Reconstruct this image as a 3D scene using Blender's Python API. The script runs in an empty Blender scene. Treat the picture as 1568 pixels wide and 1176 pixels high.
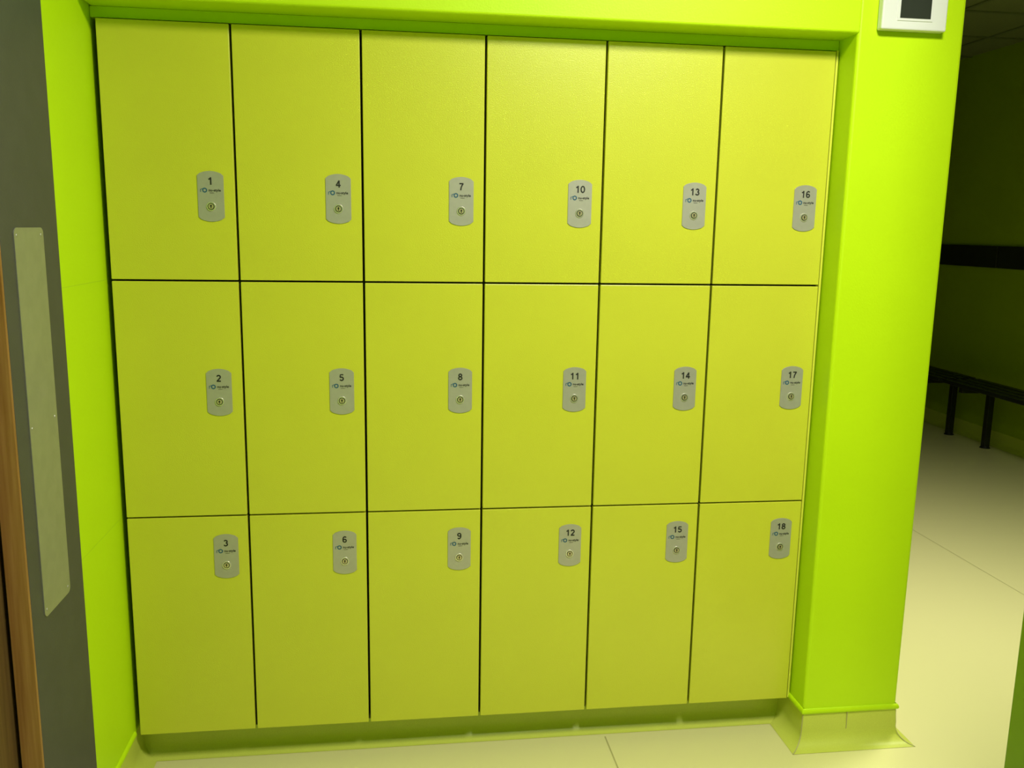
import bpy, bmesh, math
from mathutils import Matrix, Vector
sc=bpy.context.scene
sc.view_settings.view_transform='Standard'
sc.view_settings.look='None'
COL=bpy.context.collection

# ---------------------------------------------------------------- materials
def mat(name,col,rough=.5,var=.0,vscale=4,bump=0,bscale=300,metal=0,spec=.5,col2=None,coat=0):
    m=bpy.data.materials.new(name);m.use_nodes=True
    nt=m.node_tree;N=nt.nodes;L=nt.links;b=N["Principled BSDF"]
    b.inputs["Roughness"].default_value=rough;b.inputs["Metallic"].default_value=metal
    b.inputs["Specular IOR Level"].default_value=spec
    b.inputs["Coat Weight"].default_value=coat
    tc=N.new("ShaderNodeTexCoord")
    n=N.new("ShaderNodeTexNoise");n.inputs["Scale"].default_value=vscale;n.inputs["Detail"].default_value=4
    L.new(tc.outputs["Object"],n.inputs["Vector"])
    r=N.new("ShaderNodeValToRGB")
    c2=col2 or tuple(c*(1-var) for c in col)
    r.color_ramp.elements[0].position=.35;r.color_ramp.elements[1].position=.65
    r.color_ramp.elements[0].color=(*c2,1);r.color_ramp.elements[1].color=(*col,1)
    L.new(n.outputs["Fac"],r.inputs["Fac"]);L.new(r.outputs["Color"],b.inputs["Base Color"])
    if bump:
        n2=N.new("ShaderNodeTexNoise");n2.inputs["Scale"].default_value=bscale;n2.inputs["Detail"].default_value=2
        L.new(tc.outputs["Object"],n2.inputs["Vector"])
        bp=N.new("ShaderNodeBump");bp.inputs["Strength"].default_value=bump;bp.inputs["Distance"].default_value=.001
        L.new(n2.outputs["Fac"],bp.inputs["Height"]);L.new(bp.outputs["Normal"],b.inputs["Normal"])
    return m
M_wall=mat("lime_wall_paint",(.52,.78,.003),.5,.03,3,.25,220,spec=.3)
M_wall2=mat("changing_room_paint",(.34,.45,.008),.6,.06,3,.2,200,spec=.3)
M_jamb_shaded=mat("jamb_shaded_paint",(.16,.27,.01),.5,.06,3,.2,200,spec=.3)  # darkened green: shade of the unlit jamb face is put into the colour
M_door=mat("locker_laminate",(.59,.61,.040),.33,.03,5,.35,420,spec=.6)
M_edge=mat("laminate_edge",(.66,.68,.06),.4,.02)
M_carc=mat("carcass_dark",(.012,.016,.010),.8,.1)
M_floor=mat("vinyl_floor",(.77,.74,.36),.33,0,900,.1,300,col2=(.65,.62,.28),spec=.5)
M_cove=mat("vinyl_cove",(.58,.64,.10),.38,0,700,.1,300,col2=(.51,.57,.08))
M_seam=mat("weld_seam",(.42,.40,.16),.6,.1)
M_grey=mat("grey_laminate",(.062,.058,.068),.5,.1,20,.15,300)
M_steel=mat("brushed_aluminium",(.40,.39,.37),.40,.08,30,.1,500,metal=.6)
M_plate=mat("satin_plate",(.47,.45,.43),.42,.05,60,.1,600,metal=.45)
M_chrome=mat("chrome",(.72,.70,.64),.25,.05,metal=.7)
M_brass=mat("key_core",(.60,.52,.36),.3,.1,metal=.6)
M_black=mat("black_ink",(.01,.01,.012),.6,.1)
M_blue=mat("logo_blue",(.02,.10,.20),.5,.1)
M_white=mat("white_plastic",(.72,.74,.74),.35,.02)
M_screen=mat("dark_screen",(.03,.035,.03),.25,.1,spec=.5)
M_bench=mat("black_bench",(.012,.014,.012),.4,.1,30)
M_rail=mat("black_rail",(.018,.02,.018),.5,.1)
M_ceil=mat("ceiling_tile",(.24,.26,.14),.8,.08,60)
M_metal=mat("tile_grid",(.16,.18,.10),.6,.05)
M_soc=mat("socket",(.005,.005,.005),.6,.1)
# oak
def oak(name,a,b_):
    m=bpy.data.materials.new(name);m.use_nodes=True;nt=m.node_tree;N=nt.nodes;L=nt.links;b=N["Principled BSDF"]
    tc=N.new("ShaderNodeTexCoord");mp=N.new("ShaderNodeMapping");mp.inputs["Scale"].default_value=(60,60,2.5)
    n=N.new("ShaderNodeTexNoise");n.inputs["Scale"].default_value=2;n.inputs["Detail"].default_value=6
    r=N.new("ShaderNodeValToRGB");r.color_ramp.elements[0].position=.3;r.color_ramp.elements[1].position=.7
    r.color_ramp.elements[0].color=(*a,1);r.color_ramp.elements[1].color=(*b_,1)
    L.new(tc.outputs["Object"],mp.inputs["Vector"]);L.new(mp.outputs["Vector"],n.inputs["Vector"])
    L.new(n.outputs["Fac"],r.inputs["Fac"]);L.new(r.outputs["Color"],b.inputs["Base Color"]);b.inputs["Roughness"].default_value=.45
    return m
M_oak=oak("oak_lipping",(.24,.10,.028),(.36,.18,.065))
M_oakd=oak("dark_oak",(.09,.05,.015),(.14,.08,.025))

# ---------------------------------------------------------------- helpers
def link(me,name,m=None,parent=None,smooth=False):
    o=bpy.data.objects.new(name,me);COL.objects.link(o)
    if m: me.materials.append(m)
    if parent: o.parent=parent
    if smooth:
        for p in me.polygons:p.use_smooth=True
    return o
def bm_box(bm,x0,x1,y0,y1,z0,z1,bev=0,seg=2):
    r=bmesh.ops.create_cube(bm,size=1)
    vs=r['verts']
    bmesh.ops.scale(bm,vec=(x1-x0,y1-y0,z1-z0),verts=vs)
    bmesh.ops.translate(bm,vec=((x0+x1)/2,(y0+y1)/2,(z0+z1)/2),verts=vs)
    if bev:
        es=list({e for v in vs for e in v.link_edges})
        bmesh.ops.bevel(bm,geom=es,offset=bev,segments=seg,affect='EDGES',profile=.5)
def box(name,x0,x1,y0,y1,z0,z1,m,bev=0,parent=None,seg=2):
    bm=bmesh.new();bm_box(bm,x0,x1,y0,y1,z0,z1,bev,seg)
    me=bpy.data.meshes.new(name);bm.to_mesh(me);bm.free()
    o=link(me,name,m,parent)
    return o
def boxes(name,lst,m,parent=None,bev=0):
    bm=bmesh.new()
    for b in lst: bm_box(bm,*b,bev)
    me=bpy.data.meshes.new(name);bm.to_mesh(me);bm.free()
    return link(me,name,m,parent)
def empty(name,loc=(0,0,0)):
    o=bpy.data.objects.new(name,None);o.empty_display_size=.1;o.location=loc;COL.objects.link(o);return o
def sweep(name,path,prof,m,parent=None,capped=False):
    """path: plan polyline, room side on the right-hand of travel direction; prof: (offset,z)"""
    n=len(path);P=[Vector(p) for p in path];offs=[]
    for i in range(n):
        def nor(a,b):
            d=(b-a).normalized();return Vector((d.y,-d.x))
        if i==0:o=nor(P[0],P[1])
        elif i==n-1:o=nor(P[-2],P[-1])
        else:
            a=nor(P[i-1],P[i]);b=nor(P[i],P[i+1]);s=a+b;o=s/(s.dot(a))
        offs.append(o)
    bm=bmesh.new()
    for i in range(n-1):   # separate segments so mitres stay crisp while the curve is smooth
        ra=[bm.verts.new((P[i].x+offs[i].x*d,P[i].y+offs[i].y*d,z)) for d,z in prof]
        rb=[bm.verts.new((P[i+1].x+offs[i+1].x*d,P[i+1].y+offs[i+1].y*d,z)) for d,z in prof]
        for j in range(len(prof)-1):
            bm.faces.new((ra[j],rb[j],rb[j+1],ra[j+1]))
    bmesh.ops.recalc_face_normals(bm,faces=bm.faces)
    me=bpy.data.meshes.new(name);bm.to_mesh(me);bm.free()
    return link(me,name,m,parent,True)
def text(name,s,size,loc,m,parent,bold=0.0,ext=.0002,sx=1.0):
    c=bpy.data.curves.new(name,'FONT');c.body=s;c.size=1;c.align_x='CENTER';c.align_y='CENTER';c.extrude=ext/size;c.offset=bold/size;c.resolution_u=6
    o=bpy.data.objects.new("tmp",c);COL.objects.link(o);bpy.context.view_layer.update()
    me=bpy.data.meshes.new_from_object(o.evaluated_get(bpy.context.evaluated_depsgraph_get()))
    bpy.data.objects.remove(o)
    me.transform(Matrix.Translation(loc)@Matrix.Rotation(math.pi/2,4,'X')@Matrix.Diagonal((sx*size,size,size,1)))
    me.materials.clear()
    return link(me,name,m,parent)
def arc(cx,cy,rx,ry,a0,a1,n=20):
    return [(cx+rx*math.cos(math.radians(a0+(a1-a0)*i/n)),cy+ry*math.sin(math.radians(a0+(a1-a0)*i/n))) for i in range(n+1)]
DIG={'0':[arc(.28,.5,.205,.42,90,450,32)],
'1':[[(.10,.73),(.20,.77),(.29,.85),(.33,.96)],[(.34,1),(.34,0)]],
'2':[arc(.28,.69,.19,.22,170,-35)+[(.20,.24),(.10,.09)],[(.04,.085),(.52,.085)]],
'3':[arc(.27,.71,.17,.20,160,-90),arc(.27,.295,.20,.215,90,-165)],
'4':[[(.39,0),(.39,.97)],[(.38,.92),(.08,.31)],[(.03,.30),(.56,.30)]],
'5':[[(.49,.915),(.145,.915),(.10,.50)],arc(.27,.325,.20,.245,140,-155)],
'6':[arc(.29,.305,.19,.22,90,450,28),arc(.31,.5,.22,.42,45,205)],
'7':[[(.05,.915),(.52,.915)],[(.49,.90),(.36,.68),(.26,.40),(.21,0)]],
'8':[arc(.28,.72,.165,.19,90,450,28),arc(.28,.29,.20,.21,90,450,28)],
'9':[arc(.27,.695,.19,.22,90,450,28),arc(.25,.5,.22,.42,225,385)]}
def digits(name,s,h,loc,m,parent,sx=1.22,w=.185):
    """flat printed grotesque numerals made from constant-width strokes"""
    bm=bmesh.new();adv=.62;W=adv*(len(s)-1)+.56;k=0
    for i,ch in enumerate(s):
        for st in DIG[ch]:
            P=[Vector(((x+adv*i-W/2)*sx*h,(y-.5)*h)) for x,y in st];hw=w*h/2;rows=[]
            closed=(P[0]-P[-1]).length<1e-6
            for j,p in enumerate(P):
                a=(P[-2] if closed else P[0]) if j==0 else P[j-1]
                b=(P[1] if closed else P[-1]) if j==len(P)-1 else P[j+1]
                t=(b-a).normalized();n=Vector((-t.y,t.x))*hw
                rows.append([bm.verts.new((loc[0]+q.x,loc[1]-.00002*k,loc[2]+q.y)) for q in (p+n,p-n)])
            for j in range(len(rows)-1): bm.faces.new((rows[j][0],rows[j][1],rows[j+1][1],rows[j+1][0]))
            k+=1
    me=bpy.data.meshes.new(name);bm.to_mesh(me);bm.free();return link(me,name,m,parent)
def cyl_y(bm,cx,cz,r,y0,y1,seg=32,r2=None):
    """cylinder along Y from y0 (front) to y1"""
    mt=Matrix.Translation((cx,(y0+y1)/2,cz))@Matrix.Rotation(math.pi/2,4,'X')
    bmesh.ops.create_cone(bm,cap_ends=True,segments=seg,radius1=r,radius2=r2 or r,depth=abs(y1-y0),matrix=mt)

# ---------------------------------------------------------------- shell
XL=-.912;XR=.910;PY=-.08;PR=1.19;CH=2.7
floor=box("floor",-1.4,4.0,-4.1,7.1,-.1,0,M_floor)
ceiling=box("ceiling",-1.4,4.0,-4.1,7.1,CH,CH+.1,M_ceil)
g=[]
for i in range(10): x=-1.2+.6*i; g.append((x-.012,x+.012,-4,7,CH-.006,CH-.0005))
for i in range(19): y=-3.9+.6*i; g.append((-1.3,3.9,y-.012,y+.012,CH-.0065,CH-.001))
boxes("trim_1",g,M_metal)
box("wall_left",-1.06,XL,-.295,.66,0,CH,M_wall,.003)
box("wall_pillar",XR,PR,PY,.66,0,CH,M_wall,.008,seg=3)
box("wall_header",XL+.0005,XR+.006,PY-.001,.5,1.918,CH-.0005,M_wall,.006,seg=3)
box("wall_back",XL+.001,XR-.001,.56,.66,0,CH,M_wall)
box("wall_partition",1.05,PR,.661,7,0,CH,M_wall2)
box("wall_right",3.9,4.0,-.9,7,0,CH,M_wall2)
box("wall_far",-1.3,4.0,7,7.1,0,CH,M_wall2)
box("wall_jamb",.953,1.08,-4,-.8,0,CH,M_jamb_shaded,.006)
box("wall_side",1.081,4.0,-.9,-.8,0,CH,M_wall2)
box("wall_rear",-1.4,.95,-4.1,-4.0,0,CH,M_wall)
box("wall_outer_left",-1.4,-1.25,-4.0,-.30,0,CH,M_wall)
box("wall_nib",-1.25,-1.06,-.30,-.20,0,CH,M_wall)
box("trim_11",XL+.001,XR-.001,.012,.5,1.8935,1.9175,M_wall)   # scribe filler over the lockers
boxes("trim_2",[(XL-.0005,XL+.0003,-.295,.0,z-.0008,z+.0008) for z in (.697,1.2945)],mat("paint_joint",(.44,.68,.004),.5,.02))
# coving
prof=[(0,.1),(.001,.075),(.0025,.055)]+[(.0025+.04*(1-math.cos(math.radians(a))),.042*(1-math.sin(math.radians(a)))+.0008) for a in (0,15,30,45,60,75,90)]
plinth_y=.075
path=[(XL,-.29),(XL,plinth_y),(XR,plinth_y),(XR,PY),(PR,PY),(PR,6.99)]
sweep("baseboard_front",path,prof,M_cove)
sweep("baseboard_right",[(3.9,6.99),(3.9,-.79)],prof,M_cove)
bead=[(0,.112),(.004,.110),(.006,.105),(.006,.101),(.004,.097),(0,.096)]
sweep("trim_3",[(XR,.07),(XR,PY),(PR,PY),(PR,6.99)],bead,M_wall)
sweep("trim_4",[(XL,-.29),(XL,.0)],bead,M_wall)
box("wall_plinth",XL,XR,plinth_y,.5,0,.0995,M_cove)
boxes("trim_5",[(x-.001,x+.001,plinth_y-.0012,plinth_y,.03,.099) for x in (-.62,.0,.63)],M_seam)
# mitre welds at the pillar's coved corners
def mitre(name,cx,cy,sx):
    bm=bmesh.new();w=.0016;prev=None
    for d,z in prof:
        p=Vector((cx+sx*(d+.0006),cy-(d+.0006),z+.0006));t=Vector((1,sx,0)).normalized()*w
        cur=(bm.verts.new(p-t),bm.verts.new(p+t))
        if prev: bm.faces.new((prev[0],prev[1],cur[1],cur[0]))
        prev=cur
    me=bpy.data.meshes.new(name);bm.to_mesh(me);bm.free();link(me,name,M_seam)
mitre("trim_12",XR,PY,-1);mitre("trim_13",PR,PY,1)
boxes("trim_14",[(1.040,1.0425,PY-.0032,PY-.001,.045,.097)],M_seam)
def seam(name,a,b,w=.002):
    a=Vector(a);b=Vector(b);d=(b-a).normalized();n=Vector((-d.y,d.x))*w
    me=bpy.data.meshes.new(name);me.from_pydata([(*(a+n),.0006),(*(b+n),.0006),(*(b-n),.0006),(*(a-n),.0006)],[],[(0,1,2,3)])
    return link(me,name,M_seam)
seam("trim_6",(.365,.02),(.365,-4))
seam("trim_8",(2.3,-.7),(2.3,6.9),.0013)

# ---------------------------------------------------------------- lockers
ZR=[1.2945,.697,.1];H=.5975;PC=[1.4955-.0,1.018,.589]
def plate_mesh(w,h,t):
    hw=w/2;hh=h/2;sh=.010
    def arch(s):
        a=[]
        for i in range(13):
            u=-1+2*i/12
            x=u*(hw-.0015);z=hh-sh*(u*u)*.75-(.002 if abs(u)==1 else 0)
            a.append((x*s,z*s))
        return a
    pts=[(-hw,-hh+sh+.001),(-hw,hh-sh-.001)]+arch(1)+[(hw,hh-sh-.001),(hw,-hh+sh+.001)]+arch(-1)
    bm=bmesh.new();vs=[bm.verts.new((x,0,z)) for x,z in pts];f=bm.faces.new(vs)
    r=bmesh.ops.extrude_face_region(bm,geom=[f]);v2=[v for v in r['geom'] if isinstance(v,bmesh.types.BMVert)]
    bmesh.ops.translate(bm,vec=(0,-t,0),verts=v2)
    ff=[g for g in r['geom'] if isinstance(g,bmesh.types.BMFace)][0]
    bmesh.ops.bevel(bm,geom=list(ff.edges),offset=.0006,segments=2,affect='EDGES')
    bmesh.ops.recalc_face_normals(bm,faces=bm.faces)
    me=bpy.data.meshes.new("lock_plate");bm.to_mesh(me);bm.free();return me
num=0
for c in range(6):
    for r in range(3):
        num+=1
        x0=-.9+.3*c;z0=ZR[r]
        e=empty("locker",(x0+.15,0,z0))
        lx=-.15
        boxes("carcass",[(lx+.0005,lx+.018,.019,.48,0.0,H-.0005),(lx+.282,lx+.2995,.019,.48,0.0,H-.0005),
             (lx+.018,lx+.282,.019,.48,0,.018),(lx+.018,lx+.282,.019,.48,H-.0185,H-.0005),(lx+.018,lx+.282,.46,.48,.018,H-.0185)],M_carc,e)
        gx=.0028;zz0=.0022 if r<2 else .0
        d=box("door",lx+gx,lx+.3-gx,0,.018,zz0,H-.0024,M_door,.0016,e)
        px=lx+.3-.0585;pz=PC[r]-z0
        me=plate_mesh(.061,.119,.0016);me.transform(Matrix.Translation((px,-.0002,pz)))
        link(me,"lock_plate",M_plate,e)
        digits("number",str(num),.0175,(px,-.0022,pz+.036),M_black,e)
        # printed maker's mark: ring + lettering
        bm=bmesh.new();mx=px-.0135
        for i in range(24):
            a0=2*math.pi*i/24;a1=2*math.pi*(i+1)/24
            q=[bm.verts.new((mx+rr*math.cos(a),-.0021,pz+.0145+rr*math.sin(a))) for rr,a in((.0058,a0),(.0058,a1),(.0030,a1),(.0030,a0))]
            bm.faces.new(q)
        q=[bm.verts.new(v) for v in [(mx-.0105,-.0021,pz+.010),(mx-.0090,-.0021,pz+.010),(mx-.0090,-.0021,pz+.017),(mx-.0105,-.0021,pz+.017)]];bm.faces.new(q)
        q=[bm.verts.new(v) for v in [(mx-.0090,-.0021,pz+.0155),(mx-.0045,-.0021,pz+.0175),(mx-.0045,-.0021,pz+.0190),(mx-.0090,-.0021,pz+.017)]];bm.faces.new(q)
        me=bpy.data.meshes.new("mark");bm.to_mesh(me);bm.free();link(me,"mark",M_blue,e)
        text("lettering","nu-style",.0085,(px+.0095,-.0021,pz+.0145),M_black,e,bold=.0002,ext=.00005,sx=1.05)
        text("lettering_small","lockers",.0036,(px+.003,-.0021,pz+.0085),M_black,e,ext=.00005)
        # cam lock: bezel ring, groove, core, key slot
        kz=pz-.0235
        bm=bmesh.new();cyl_y(bm,px,kz,.0115,-.0036,-.0018,r2=.0105)
        bmesh.ops.recalc_face_normals(bm,faces=bm.faces)
        me=bpy.data.meshes.new("lock_bezel");bm.to_mesh(me);bm.free();link(me,"lock_bezel",M_chrome,e)
        bm=bmesh.new();cyl_y(bm,px,kz,.0080,-.0039,-.0036)
        me=bpy.data.meshes.new("lock_groove");bm.to_mesh(me);bm.free();link(me,"lock_groove",M_soc,e)
        bm=bmesh.new();cyl_y(bm,px,kz,.0062,-.0050,-.0038)
        me=bpy.data.meshes.new("lock_core");bm.to_mesh(me);bm.free();link(me,"lock_core",M_brass,e)
        bm=bmesh.new();cyl_y(bm,px,kz+.0016,.0022,-.0053,-.0049,16);bm_box(bm,px-.0010,px+.0010,-.0053,-.0049,kz-.0042,kz+.001)
        me=bpy.data.meshes.new("keyhole");bm.to_mesh(me);bm.free();link(me,"keyhole",M_soc,e)
box("trim_9",.9005,.9065,.004,.5,.1,1.893,M_edge,.001)

# ---------------------------------------------------------------- thermostat
t=empty("thermostat",(1.041,PY,1.982))
box("body",-.085,.085,-.024,-.001,-.057,.057,M_white,.004,t,3)
box("bezel",-.046,.046,-.0255,-.0238,-.036,.044,M_white,.0005,t)
box("screen",-.040,.040,-.0262,-.0254,-.030,.038,M_screen,.0002,t)

# ---------------------------------------------------------------- oak-lipped door leaf
d=empty("door_1",(-.925,-.44,0))
box("leaf",-.019,.0195,-.128,.142,.008,2.1,M_grey,.001,d)
box("oak_edge",-.019,.0195,-.136,-.1285,.008,2.1,M_oak,.001,d)
def roundplate(name,y0,y1,z0,z1,x,t,r,m,parent):
    bm=bmesh.new();vs=[]
    for cy,cz,a0 in((y1-r,z1-r,0),(y0+r,z1-r,90),(y0+r,z0+r,180),(y1-r,z0+r,270)):
        for i in range(7):
            a=math.radians(a0+15*i);vs.append(bm.verts.new((x,cy+r*math.cos(a),cz+r*math.sin(a))))
    f=bm.faces.new(vs);rr=bmesh.ops.extrude_face_region(bm,geom=[f])
    bmesh.ops.translate(bm,vec=(t,0,0),verts=[v for v in rr['geom'] if isinstance(v,bmesh.types.BMVert)])
    bmesh.ops.recalc_face_normals(bm,faces=bm.faces)
    me=bpy.data.meshes.new(name);bm.to_mesh(me);bm.free();return link(me,name,m,parent)
roundplate("finger_plate",-.073,.062,.668,1.419,.0196,.0015,.012,M_steel,d)
bm=bmesh.new()
for (y,z) in [(-.062,1.405),(.050,1.405),(-.062,1.045),(.050,1.045),(-.062,.682),(.050,.682)]:
    bmesh.ops.create_cone(bm,cap_ends=True,segments=16,radius1=.0035,radius2=.0028,depth=.001,matrix=Matrix.Translation((.0215,y,z))@Matrix.Rotation(math.pi/2,4,'Y'))
me=bpy.data.meshes.new("screws");bm.to_mesh(me);bm.free();link(me,"screws",M_steel,d)
box("trim_10",-1.24,-.952,-.66,-.46,0,2.1,M_oakd,.002)

# ---------------------------------------------------------------- benches & hook rail
def bench(yc,L):
    b=empty("changing_bench",(3.68,yc,0))
    boxes("slats",[(-.14+.075*i,-.14+.075*i+.058,-L/2,L/2,.425,.450) for i in range(4)],M_bench,b,.004)
    fr=[]
    for y in(-L/2+.18,L/2-.18):
        fr+= [(-.12,.15,y-.02,y+.02,.385,.424),(.085,.125,y-.02,y+.02,.012,.385)]
    fr+=[(.095,.120,-L/2+.18,L/2-.18,.395,.42)]
    boxes("frame",fr,M_bench,b,.003)
    bm=bmesh.new()
    for y in(-L/2+.18,L/2-.18):
        bmesh.ops.create_cone(bm,cap_ends=True,segments=20,radius1=.035,radius2=.024,depth=.014,matrix=Matrix.Translation((.105,y,.007)))
    me=bpy.data.meshes.new("feet");bm.to_mesh(me);bm.free();link(me,"feet",M_bench,b)
bench(3.355+1.0,1.98)
bench(3.335-1.0,1.98)
rl=empty("coat_hook_rail",(3.9,3,0))
boxes("board",[(-.022,-.001,-2.13+1.25*(i-1),-2.13+1.25*(i-1)+1.235,1.215,1.365) for i in range(1,6)],M_rail,rl,.003)

# ---------------------------------------------------------------- lights
def ceil_light(x,y,sx,sy,E,col=(1,.96,.84),spread=180):
    e=empty("ceiling_light",(x,y,CH-.012))
    boxes("housing",[(-sx/2-.02,sx/2+.02,-sy/2-.02,-sy/2,-.02,0),(-sx/2-.02,sx/2+.02,sy/2,sy/2+.02,-.02,0),(-sx/2-.02,-sx/2,-sy/2,sy/2,-.02,0),(sx/2,sx/2+.02,-sy/2,sy/2,-.02,0),(-sx/2,sx/2,-sy/2,sy/2,-.004,0)],M_white,e)
    l=bpy.data.lights.new("panel",'AREA');l.shape='RECTANGLE';l.size=sx;l.size_y=sy;l.energy=E;l.color=col;l.spread=math.radians(spread)
    o=bpy.data.objects.new("panel",l);COL.objects.link(o);o.parent=e;o.location=(0,0,-.012)
ceil_light(.64,-1.4,.50,.50,66)
ceil_light(2.0,.4,.56,.56,27,spread=115)
w=bpy.data.worlds.new("World");sc.world=w;w.use_nodes=True
w.node_tree.nodes["Background"].inputs[0].default_value=(.8,.85,.6,1);w.node_tree.nodes["Background"].inputs[1].default_value=.1

# ---------------------------------------------------------------- camera (calibrated)
cam=bpy.data.cameras.new("camera");co=bpy.data.objects.new("camera",cam);COL.objects.link(co)
cam.sensor_width=36;cam.lens=1459.385/1707*36;cam.clip_start=.02
r0=Vector((.99123,-.13118,.01613)).normalized();f=Vector((.13197,.97563,-.1753)).normalized()
dn=f.cross(r0).normalized();r0=dn.cross(f)
co.matrix_world=Matrix(((r0.x,-dn.x,-f.x,-.22386),(r0.y,-dn.y,-f.y,-2.21902),(r0.z,-dn.z,-f.z,1.43266),(0,0,0,1)))
sc.camera=co
